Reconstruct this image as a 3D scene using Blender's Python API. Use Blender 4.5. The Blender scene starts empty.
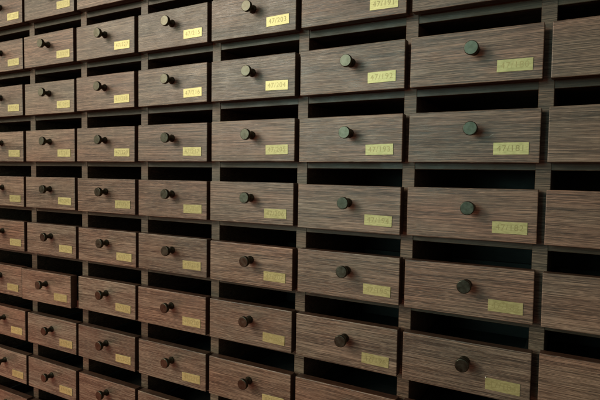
import bpy, bmesh, math, random
from mathutils import Vector, Matrix, noise

W = 0.20                       # column pitch in metres (everything else in units of it)
ROW = 0.58721 * W              # row pitch
FW, FH = 0.9486 * W, 0.38958 * W   # drawer front width and height
REC = 0.123 * W                # how far the fronts stand in front of the frame
OL, OR, OT = 0.0204 * W, 0.9166 * W, 0.1407 * W   # opening left / right / top relative to a front's top left corner
Z0 = 1.70                      # height of the top edge of row 0
C0, C1, R0, R1 = -2, 9, -3, 14     # drawer grid range (columns count leftwards)

sc = bpy.context.scene
col = sc.collection

# ------------------------------------------------------------------ materials
def nodes(name):
    m = bpy.data.materials.new(name); m.use_nodes = True
    nt = m.node_tree
    return m, nt, nt.nodes['Principled BSDF']

def ramp(nt, stops):
    r = nt.nodes.new('ShaderNodeValToRGB')
    e = r.color_ramp.elements
    while len(e) < len(stops): e.new(0.5)
    for q, (p, c) in zip(e, stops):
        q.position = p; q.color = (*c, 1)
    return r

def noise_tex(nt, vec, scale, detail=3, rough=0.55, sc_=(1, 1, 1)):
    mp = nt.nodes.new('ShaderNodeMapping'); mp.inputs['Scale'].default_value = sc_
    nt.links.new(vec, mp.inputs['Vector'])
    n = nt.nodes.new('ShaderNodeTexNoise')
    n.inputs['Scale'].default_value = scale; n.inputs['Detail'].default_value = detail
    n.inputs['Roughness'].default_value = rough
    nt.links.new(mp.outputs[0], n.inputs['Vector'])
    return n.outputs['Fac']

def mth(nt, op, a, b=None, c=None, clamp=False):
    n = nt.nodes.new('ShaderNodeMath'); n.operation = op; n.use_clamp = clamp
    for i, v in enumerate((a, b, c)):
        if v is None: continue
        if hasattr(v, 'links'): nt.links.new(v, n.inputs[i])
        else: n.inputs[i].default_value = v
    return n.outputs[0]

def mix(nt, f, a, b, mode='MIX'):
    n = nt.nodes.new('ShaderNodeMix'); n.data_type = 'RGBA'; n.blend_type = mode
    for i, v in ((0, f), (6, a), (7, b)):
        if hasattr(v, 'links'): nt.links.new(v, n.inputs[i])
        elif i == 0: n.inputs[0].default_value = v
        else: n.inputs[i].default_value = (*v, 1)
    return n.outputs[2]

def wood(name, dark, mid, light, rough=0.42, contrast=1.0, tint=1.0, spec=0.5, bump=0.25):
    """open-pored veneer, grain running along X, every board cut from a different place"""
    m, nt, p = nodes(name)
    L = nt.links
    tc = nt.nodes.new('ShaderNodeTexCoord'); oi = nt.nodes.new('ShaderNodeObjectInfo')
    off = nt.nodes.new('ShaderNodeVectorMath'); off.operation = 'MULTIPLY_ADD'
    comb = nt.nodes.new('ShaderNodeCombineXYZ')
    for i in range(3): L.new(oi.outputs['Random'], comb.inputs[i])
    L.new(comb.outputs[0], off.inputs[0]); off.inputs[1].default_value = (37.0, 11.0, 23.0)
    L.new(tc.outputs['Object'], off.inputs[2])
    # the grain wanders slightly
    wob = noise_tex(nt, off.outputs[0], 1.0, 2, .5, (5, 5, 9))
    wz = mth(nt, 'MULTIPLY', mth(nt, 'SUBTRACT', wob, 0.5), 0.0022)
    cz = nt.nodes.new('ShaderNodeCombineXYZ'); L.new(wz, cz.inputs[2])
    vv = nt.nodes.new('ShaderNodeVectorMath'); vv.operation = 'ADD'
    L.new(off.outputs[0], vv.inputs[0]); L.new(cz.outputs[0], vv.inputs[1])
    V = vv.outputs[0]
    a = noise_tex(nt, V, 1.0, 4, .62, (8, 90, 1500))
    b = noise_tex(nt, V, 1.0, 3, .55, (24, 150, 3000))
    c = noise_tex(nt, V, 1.0, 2, .5, (2.2, 10, 48))
    g = mth(nt, 'ADD', mth(nt, 'MULTIPLY', a, 0.55), mth(nt, 'MULTIPLY', b, 0.45))
    g = mth(nt, 'ADD', g, mth(nt, 'MULTIPLY', mth(nt, 'SUBTRACT', c, 0.5), 0.12))
    g = mth(nt, 'ADD', mth(nt, 'MULTIPLY', mth(nt, 'SUBTRACT', g, 0.5), contrast * 1.0), 0.5)
    r = ramp(nt, [(0.36, dark), (0.50, mid), (0.64, light)])
    L.new(g, r.inputs[0])
    # slow drift between a pinkish and a greyish brown, plus a tone of its own for each board
    d = noise_tex(nt, V, 1.0, 2, .5, (5, 5, 22))
    hue = ramp(nt, [(0.35, (1.10, 0.97, 0.90)), (0.65, (0.93, 1.02, 1.00))]); L.new(d, hue.inputs[0])
    # short pale pores lying along the grain
    po = noise_tex(nt, V, 1.0, 1, .5, (60, 150, 2100))
    pm = mth(nt, 'MULTIPLY', mth(nt, 'SUBTRACT', po, 0.60, clamp=True), 5.0, clamp=True)
    pc = mix(nt, pm, r.outputs[0], tuple(min(1, v * 1.25) for v in light))
    class _O: outputs = [pc]
    r = _O
    cc = mix(nt, 0.8, r.outputs[0], hue.outputs[0], 'MULTIPLY')
    br = mth(nt, 'ADD', mth(nt, 'MULTIPLY', oi.outputs['Random'], 0.28), 0.84)
    hs = nt.nodes.new('ShaderNodeHueSaturation'); L.new(cc, hs.inputs['Color']); L.new(br, hs.inputs['Value'])
    hs.inputs['Saturation'].default_value = tint
    rn = mth(nt, 'FRACT', mth(nt, 'MULTIPLY', oi.outputs['Random'], 7.31))
    bt = ramp(nt, [(0.0, (1.13, 0.95, 0.88)), (0.5, (1.0, 1.0, 1.0)), (1.0, (0.90, 1.0, 1.02))]); L.new(rn, bt.inputs[0])
    L.new(mix(nt, 0.55, hs.outputs[0], bt.outputs[0], 'MULTIPLY'), p.inputs['Base Color'])
    wear = noise_tex(nt, off.outputs[0], 1.0, 4, .6, (26, 26, 34))
    rr = mth(nt, 'ADD', mth(nt, 'MULTIPLY', b, -0.25), rough + 0.12)
    rr = mth(nt, 'ADD', rr, mth(nt, 'MULTIPLY', mth(nt, 'SUBTRACT', wear, 0.5), 0.5), None, True)
    L.new(rr, p.inputs['Roughness'])
    p.inputs['Specular IOR Level'].default_value = spec
    bp = nt.nodes.new('ShaderNodeBump'); bp.inputs['Strength'].default_value = bump; bp.inputs['Distance'].default_value = 0.0006
    L.new(g, bp.inputs['Height']); L.new(bp.outputs[0], p.inputs['Normal'])
    return m

M_FRONT = wood('veneer_front', (0.023, 0.0125, 0.0085), (0.104, 0.062, 0.044), (0.35, 0.230, 0.168), 0.38, 1.35, tint=0.98, spec=.45, bump=.45)
M_FRAME = wood('veneer_frame', (0.018, 0.011, 0.007), (0.084, 0.052, 0.036), (0.25, 0.162, 0.115), 0.44, 1.35, spec=.38, bump=.4)
M_RAIL = wood('veneer_rail', (0.024, 0.017, 0.011), (0.056, 0.041, 0.027), (0.11, 0.082, 0.054), 0.46, 1.1, spec=.38)
M_EDGE = wood('edge_band', (0.030, 0.014, 0.009), (0.052, 0.024, 0.015), (0.085, 0.042, 0.026), 0.5, 0.8)
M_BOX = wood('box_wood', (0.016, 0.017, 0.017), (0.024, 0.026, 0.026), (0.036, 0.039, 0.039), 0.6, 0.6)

def metal(name, c1, c2, rough, scale, brushed=False):
    m, nt, p = nodes(name); L = nt.links
    tc = nt.nodes.new('ShaderNodeTexCoord'); oi = nt.nodes.new('ShaderNodeObjectInfo')
    ad = nt.nodes.new('ShaderNodeVectorMath'); ad.operation = 'ADD'
    cb = nt.nodes.new('ShaderNodeCombineXYZ')
    v = mth(nt, 'MULTIPLY', oi.outputs['Random'], 17.0)
    L.new(v, cb.inputs[0]); L.new(v, cb.inputs[1])
    L.new(tc.outputs['Object'], ad.inputs[0]); L.new(cb.outputs[0], ad.inputs[1])
    n = noise_tex(nt, ad.outputs[0], scale, 4, .6, (1, 1, 4 if brushed else 1))
    r = ramp(nt, [(0.35, c1), (0.65, c2)]); L.new(n, r.inputs[0])
    br = mth(nt, 'ADD', mth(nt, 'MULTIPLY', oi.outputs['Random'], 0.25), 0.85)
    hs = nt.nodes.new('ShaderNodeHueSaturation'); L.new(r.outputs[0], hs.inputs['Color']); L.new(br, hs.inputs['Value'])
    L.new(hs.outputs[0], p.inputs['Base Color'])
    p.inputs['Metallic'].default_value = 1.0
    L.new(mth(nt, 'ADD', mth(nt, 'MULTIPLY', n, 0.22), rough - 0.11), p.inputs['Roughness'])
    bp = nt.nodes.new('ShaderNodeBump'); bp.inputs['Strength'].default_value = 0.12; bp.inputs['Distance'].default_value = 0.0003
    L.new(n, bp.inputs['Height']); L.new(bp.outputs[0], p.inputs['Normal'])
    return m

M_KNOB = metal('antique_bronze', (0.054, 0.050, 0.037), (0.088, 0.086, 0.067), 0.36, 160)
M_KNOBD = metal('dark_bronze', (0.035, 0.030, 0.020), (0.075, 0.066, 0.045), 0.42, 160)
M_BRASS = metal('brushed_brass', (0.38, 0.33, 0.14), (0.54, 0.475, 0.225), 0.44, 120, True)
M_BRASS.node_tree.nodes['Bump'].inputs['Strength'].default_value = 0.03
M_BRASS.node_tree.nodes['Principled BSDF'].inputs['Metallic'].default_value = 0.42
M_ENGR = metal('engraved_brass', (0.29, 0.245, 0.10), (0.37, 0.315, 0.14), 0.55, 300)
M_ENGR.node_tree.nodes['Bump'].inputs['Strength'].default_value = 0.0
M_ENGR.node_tree.nodes['Principled BSDF'].inputs['Metallic'].default_value = 0.42
M_STEEL = metal('steel_pin', (0.7, 0.7, 0.68), (0.85, 0.85, 0.82), 0.3, 80)
M_SCUFF, _nt, _p = nodes('scuffed_finish'); _p.inputs['Base Color'].default_value = (0.42, 0.40, 0.35, 1); _p.inputs['Roughness'].default_value = .7

# ------------------------------------------------------------------ mesh helpers
def box_bm(bm, x0, x1, y0, y1, z0, z1, bev=0.0, seg=1, mi=0):
    vs = [bm.verts.new((x, y, z)) for x in (x0, x1) for y in (y0, y1) for z in (z0, z1)]
    fs = []
    for q in ((0, 1, 3, 2), (4, 6, 7, 5), (0, 4, 5, 1), (2, 3, 7, 6), (0, 2, 6, 4), (1, 5, 7, 3)):
        f = bm.faces.new([vs[i] for i in q]); f.material_index = mi; fs.append(f)
    if bev:
        es = list({e for f in fs for e in f.edges})
        bmesh.ops.bevel(bm, geom=es, offset=bev, segments=seg, profile=.5, affect='EDGES')

def mesh_of(name, bm, mats, smooth=False):
    bmesh.ops.recalc_face_normals(bm, faces=bm.faces)
    me = bpy.data.meshes.new(name); bm.to_mesh(me); bm.free()
    for m in mats: me.materials.append(m)
    if smooth:
        for f in me.polygons: f.use_smooth = True
    return me

def link(name, me, parent=None):
    o = bpy.data.objects.new(name, me); col.objects.link(o)
    if parent: o.parent = parent
    return o

def lathe(bm, prof, n=40, mi_face=None):
    """profile of (radius, y) spun about the Y axis"""
    rings = []
    for r, y in prof:
        if r < 1e-6: rings.append([bm.verts.new((0, y, 0))])
        else: rings.append([bm.verts.new((r * math.cos(2 * math.pi * k / n), y, r * math.sin(2 * math.pi * k / n))) for k in range(n)])
    for a, b in zip(rings, rings[1:]):
        for k in range(n):
            k2 = (k + 1) % n
            if len(a) == 1: bm.faces.new((a[0], b[k], b[k2]))
            elif len(b) == 1: bm.faces.new((a[k], a[k2], b[0]))
            else: bm.faces.new((a[k], a[k2], b[k2], b[k]))

# ------------------------------------------------------------------ the drawer: shared meshes (origin = front's top left corner, front plane y = 0)
T = 0.018
def front_mesh():
    bm = bmesh.new()
    box_bm(bm, 0, FW, 0, T, -FH, 0, 0.0010, 2)
    bm.normal_update()
    for f in bm.faces:                        # front face is veneer, the narrow edges are banded dark
        f.material_index = 0 if f.normal.y < -0.3 else 1
    return mesh_of('front_panel', bm, [M_FRONT, M_EDGE])
ME_FRONT = front_mesh()

def knob_meshes():
    R = 0.0104; H = 0.0232
    bm = bmesh.new()                          # waisted stem on a small rose
    lathe(bm, [(0, 0.0), (0.0075, 0.0), (0.0078, -0.0012), (0.0070, -0.0024), (0.0056, -0.0042), (0.0047, -0.0075),
               (0.0046, -0.0110), (0.0053, -0.0140), (0.0068, -0.0158), (0.0070, -0.0162), (0, -0.0162)])
    stem = mesh_of('knob_stem', bm, [M_KNOBD], True)
    bm = bmesh.new()                          # drum-shaped head, slightly dished face
    y = -0.0155
    lathe(bm, [(0, y), (R * .80, y), (R * .93, y - .0006), (R * .99, y - .0020), (R, y - .0034), (R * .995, -H + .0012),
               (R * .965, -H + .0004), (R * .91, -H), (R * .895, -H - .00001), (R * .88, -H - .00001), (R * .6, -H - .00002), (0, -H - .00002)], 48)
    head = mesh_of('knob', bm, [M_KNOB, M_KNOBD], True)
    for f in head.polygons:
        rr = math.hypot(f.center.x, f.center.z)
        if not (f.center.y < -H + .0010): f.material_index = 1
    return head, stem
ME_KNOB, ME_STEM = knob_meshes()
KX, KZ = 0.4844 * W, -0.1457 * W

PW, PH = 0.2407 * W, 0.0889 * W
PX, PZ = 0.6411 * W + PW / 2, -0.2401 * W - PH / 2
def plate_mesh():
    bm = bmesh.new(); box_bm(bm, -PW / 2, PW / 2, -0.0009, 0.0002, -PH / 2, PH / 2, 0.00025, 1)
    return mesh_of('number_plate', bm, [M_BRASS])
ME_PLATE = plate_mesh()

def box_meshes():
    # a shallow tray behind the front: sides, bottom, back
    x0, x1, d = OL + .004, OR - .004, 0.27
    out = []
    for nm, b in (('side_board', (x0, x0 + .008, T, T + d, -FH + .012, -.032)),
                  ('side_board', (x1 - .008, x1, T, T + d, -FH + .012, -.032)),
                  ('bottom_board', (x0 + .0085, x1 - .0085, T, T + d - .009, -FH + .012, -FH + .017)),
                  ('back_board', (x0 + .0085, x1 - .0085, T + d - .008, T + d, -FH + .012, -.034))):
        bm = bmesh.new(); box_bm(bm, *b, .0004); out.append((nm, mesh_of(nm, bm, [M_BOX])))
    return out
ME_BOX = box_meshes()

def text_mesh(s, size):
    c = bpy.data.curves.new('engraved_number', 'FONT'); c.body = s; c.size = size
    c.align_x = 'CENTER'; c.align_y = 'CENTER'; c.space_character = 1.12
    o = bpy.data.objects.new('tmp', c); col.objects.link(o)
    dg = bpy.context.evaluated_depsgraph_get(); dg.update()
    me = bpy.data.meshes.new_from_object(o.evaluated_get(dg))
    col.objects.unlink(o); bpy.data.objects.remove(o); bpy.data.curves.remove(c)
    me.transform(Matrix.Rotation(math.pi / 2, 4, 'X'))
    me.name = 'engraved_number'
    me.materials.clear(); me.materials.append(M_ENGR)
    return me

# ------------------------------------------------------------------ camera (solved from the photograph)
cam_d = bpy.data.cameras.new('camera'); cam = bpy.data.objects.new('camera', cam_d); col.objects.link(cam)
cx, D, cz, yaw, pit, rol, F = 0.17541, 3.92142, -1.68039, -0.50286, -0.05066, 0.01582, 499.224
cy_, sy_, cp, sp = math.cos(yaw), math.sin(yaw), math.cos(pit), math.sin(pit)
fw = Vector((sy_ * cp, cy_ * cp, sp)); rt = Vector((cy_, -sy_, 0)); up = rt.cross(fw)
rt2 = rt * math.cos(rol) + up * math.sin(rol); up2 = -rt * math.sin(rol) + up * math.cos(rol)
mw = Matrix((rt2, up2, -fw)).transposed().to_4x4()
mw.translation = Vector((cx * W, -D * W, Z0 + cz * W)); cam.matrix_world = mw
cam_d.sensor_width = 36; cam_d.lens = F / 600 * 36; cam_d.clip_start = 0.02; cam_d.clip_end = 200
cam_d.dof.use_dof = True; cam_d.dof.focus_distance = 0.92; cam_d.dof.aperture_fstop = 18
sc.camera = cam
CP = mw.translation.copy()

def proj(p):
    w = Vector(p) - CP; z = w.dot(fw)
    return 300 + F * w.dot(rt2) / z, 200 - F * w.dot(up2) / z

# ------------------------------------------------------------------ which drawers stand in the frame, and how they are counted
def in_view(i, j, m=0):
    x, z = -i * W, Z0 - j * ROW
    pts = [proj((x + FW * a, 0, z - FH * b)) for a in (0, .25, .5, .75, 1) for b in (0, .33, .66, 1)]
    return any(-m - 2 * (m == 0) * -1 < u < 600 + m - 2 * (m == 0) and -m + 2 * (m == 0) < v < 400 + m - 2 * (m == 0) for u, v in pts)

ORD = ['', 'topmost', 'second', 'third', 'fourth', 'fifth', 'sixth', 'seventh', 'eighth', 'ninth', 'tenth', 'eleventh', 'twelfth']
COLN = {0: 'cut-off rightmost column', 7: 'cut-off leftmost column'}
COLW = ['', 'rightmost', 'second', 'third', 'fourth', 'fifth', 'sixth', 'seventh', 'eighth']
PULL = {(6, 5): 0.014, (1, 5): 0.003, (1, 4): 0.001, (7, 5): 0.009, (2, 4): -0.001, (3, 2): -0.002, (0, 4): .001}
rnd = random.Random(7)

def make_drawer(i, j, label, group):
    root = bpy.data.objects.new('drawer', None); col.objects.link(root)
    root.empty_display_size = .02
    root['label'] = label; root['category'] = 'drawer'; root['group'] = group
    pull = PULL.get((i, j), rnd.uniform(-.0012, .0012))
    root.location = (-i * W + rnd.uniform(-.0006, .0006), -pull, Z0 - j * ROW + rnd.uniform(-.0007, .0007))
    root.rotation_euler = (rnd.uniform(-.004, .004), rnd.uniform(-.004, .004), rnd.uniform(-.006, .006))
    link('front_panel', ME_FRONT, root)
    k = link('knob', ME_KNOB, root); k.location = (KX + rnd.uniform(-.0006, .0006), 0, KZ + rnd.uniform(-.0006, .0006))
    k.rotation_euler = (rnd.uniform(-.03, .03), rnd.uniform(-.3, .3), rnd.uniform(-.03, .03))
    link('stem', ME_STEM, k)
    p = link('number_plate', ME_PLATE, root); p.location = (PX + rnd.uniform(-.0012, .0012), 0, PZ + rnd.uniform(-.0008, .0008))
    p.rotation_euler = (0, rnd.uniform(-.022, .022), 0)
    no = 180 + (j - 1) + (1 - i) * -12
    t = link('engraved_number', text_mesh('47/%d' % no, PH * .70), p); t.location = (0, -0.00094, 0)
    for nm, me in ME_BOX: link(nm, me, root)
    return root

vis = {}
for i in range(C0, C1 + 1):
    rows = [j for j in range(R0, R1 + 1) if in_view(i, j)]
    for q, j in enumerate(rows): vis[(i, j)] = (q + 1, len(rows))
for i in range(C0, C1 + 1):
    for j in range(R0, R1 + 1):
        if (i, j) in vis:
            q, n = vis[(i, j)]
            c = {0: 'rightmost column', 7: 'leftmost column'}.get(i, COLW[i + 1] + ' column from the right')
            what = 'brown wood drawer'
            if (i, j) == (6, 5): what = 'brown drawer pulled out farthest'
            elif i == 0: what = 'cut-off brown drawer'
            elif j <= 1: what = 'light brown drawer'
            elif j >= 5: what = 'dark reddish-brown drawer'
            pos = 'topmost' if q == 1 else ('lowest' if q == n else ORD[q] + ' from the top')
            make_drawer(i, j, '%s, %s in the %s' % (what, pos, c), 'drawers of the wall cabinet')
        elif in_view(i, j, 130):
            make_drawer(i, j, 'brown wood drawer of the cabinet just outside the picture', 'drawers just outside the picture')

# two chance marks the photograph shows
def drawer_at(i, j):
    for o in col.objects:
        if o.name.startswith('drawer') and o.type == 'EMPTY' and abs(o.location.x + i * W) < .01 and abs(o.location.z - Z0 + j * ROW) < .01: return o
def curve_strip(name, pts, w, parent, mat):
    bm = bmesh.new(); prev = None
    for k, (x, z) in enumerate(pts):
        ww = w * math.sin(math.pi * (k + .6) / (len(pts) + .2))
        a = bm.verts.new((x, -.00012, z - ww)); b = bm.verts.new((x + ww * .3, -.00012, z + ww))
        if prev: bm.faces.new((prev[0], a, b, prev[1]))
        prev = (a, b)
    link(name, mesh_of(name, bm, [mat]), parent)
dd = drawer_at(1, 2)
curve_strip('scratch', [(.1215 + .0012 * k, -.0400 + .0042 * (k / 5) ** .6) for k in range(6)], .0005, dd, M_SCUFF)
for (i, j) in ((1, 5),):
    dd = drawer_at(i, j)
    bm = bmesh.new(); lathe(bm, [(0, 0), (.0011, 0), (.0010, -.0008), (0, -.0012)], 14)
    o = link('pin', mesh_of('pin', bm, [M_STEEL], True), dd); o.location = (PX - PW / 2 + .0004, -.0006, PZ + PH / 2 + .0004)

# ------------------------------------------------------------------ the cabinet
cab = bpy.data.objects.new('drawer_cabinet', None); col.objects.link(cab)
cab['label'] = 'dark brown wood veneer cabinet frame holding all the rows of drawers'; cab['category'] = 'cabinet'
XL = -(C1) * W + OL - .0208; XR = -(C0) * W + OR + .0208
ZT = Z0 - R0 * ROW + OT + .022; ZB = Z0 - (R1 + 1) * ROW + OT
cab.location = ((XL + XR) / 2, REC, ZB)
def cpart(name, b, mat, bev=.0006):
    lx, ly, lz = cab.location
    ctr = ((b[0] + b[1]) / 2, (b[2] + b[3]) / 2, (b[4] + b[5]) / 2)
    bm = bmesh.new(); box_bm(bm, b[0] - ctr[0], b[1] - ctr[0], b[2] - ctr[1], b[3] - ctr[1], b[4] - ctr[2], b[5] - ctr[2], bev)
    o = link(name, mesh_of(name, bm, [mat]), cab); o.location = (ctr[0] - lx, ctr[1] - ly, ctr[2] - lz); return o
DEP = .32
for i in range(C0 - 1, C1 + 1):                 # uprights between the columns
    x0 = -(i + 1) * W + OR; x1 = -i * W + OL
    cpart('upright', (x0, x1, REC, REC + DEP, ZB, ZT), M_FRAME)
RT = 0.104 * W
for j in range(R0, R1 + 2):                     # shelves between the rows
    z = Z0 - j * ROW + OT
    cpart('shelf', (XL + .003, XR - .003, REC + .0012, REC + DEP - .004, z, z + RT), M_RAIL)
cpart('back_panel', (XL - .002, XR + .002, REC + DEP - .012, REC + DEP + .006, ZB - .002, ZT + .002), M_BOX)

# ------------------------------------------------------------------ light: windows behind and to the left of the camera, plus two added fill lamps
def lamp(name, loc, target, sx, sy, energy, color, spread=180):
    l = bpy.data.lights.new(name, 'AREA'); l.shape = 'RECTANGLE'; l.size = sx; l.size_y = sy; l.energy = energy; l.color = color; l.spread = math.radians(spread)
    o = bpy.data.objects.new(name, l); col.objects.link(o); o.location = loc
    o.rotation_euler = (Vector(target) - Vector(loc)).to_track_quat('-Z', 'Y').to_euler()
    return o
lamp('window_light', (-2.05, -2.05, 2.45), (-.85, 0, 1.6), 1.1, 0.9, 30, (1.0, 0.89, 0.72), 150)
lamp('green_glass_window', (-1.15, -2.3, 1.82), (-.5, 0, 1.55), 1.45, 0.95, 7.5, (0.55, 1.0, 0.90), 120)
lamp('warm_low_fill', (-2.2, -1.3, .35), (-1.0, 0, 1.0), 2.4, 1.2, 6.0, (1.0, 0.30, 0.19))  # added red fill from the lower left, stands in for floor bounce
lamp('far_left_fill', (-4.2, -2.0, 2.4), (-1.2, 0, 2.1), 1.8, 1.2, 9, (1.0, 0.88, 0.62), 130)  # added dim lamp that brightens the left columns, no window known there
w = bpy.data.worlds.new('World'); sc.world = w; w.use_nodes = True
bg = w.node_tree.nodes['Background']
tcw = w.node_tree.nodes.new('ShaderNodeTexCoord'); sep = w.node_tree.nodes.new('ShaderNodeSeparateXYZ')
w.node_tree.links.new(tcw.outputs['Generated'], sep.inputs[0])
rw = ramp(w.node_tree, [(0.42, (0.088, 0.033, 0.018)), (0.56, (0.165, 0.168, 0.140))])
mp = mth(w.node_tree, 'MULTIPLY_ADD', sep.outputs[2], 0.5, 0.5)
w.node_tree.links.new(mp, rw.inputs[0]); w.node_tree.links.new(rw.outputs[0], bg.inputs['Color'])
bg.inputs['Strength'].default_value = 1.0

sc.view_settings.view_transform = 'Standard'; sc.view_settings.look = 'None'
sc.view_settings.exposure = 0.12; sc.view_settings.gamma = 1.0
sc.render.resolution_x = 1024; sc.render.resolution_y = 683
sc.cycles.max_bounces = 6
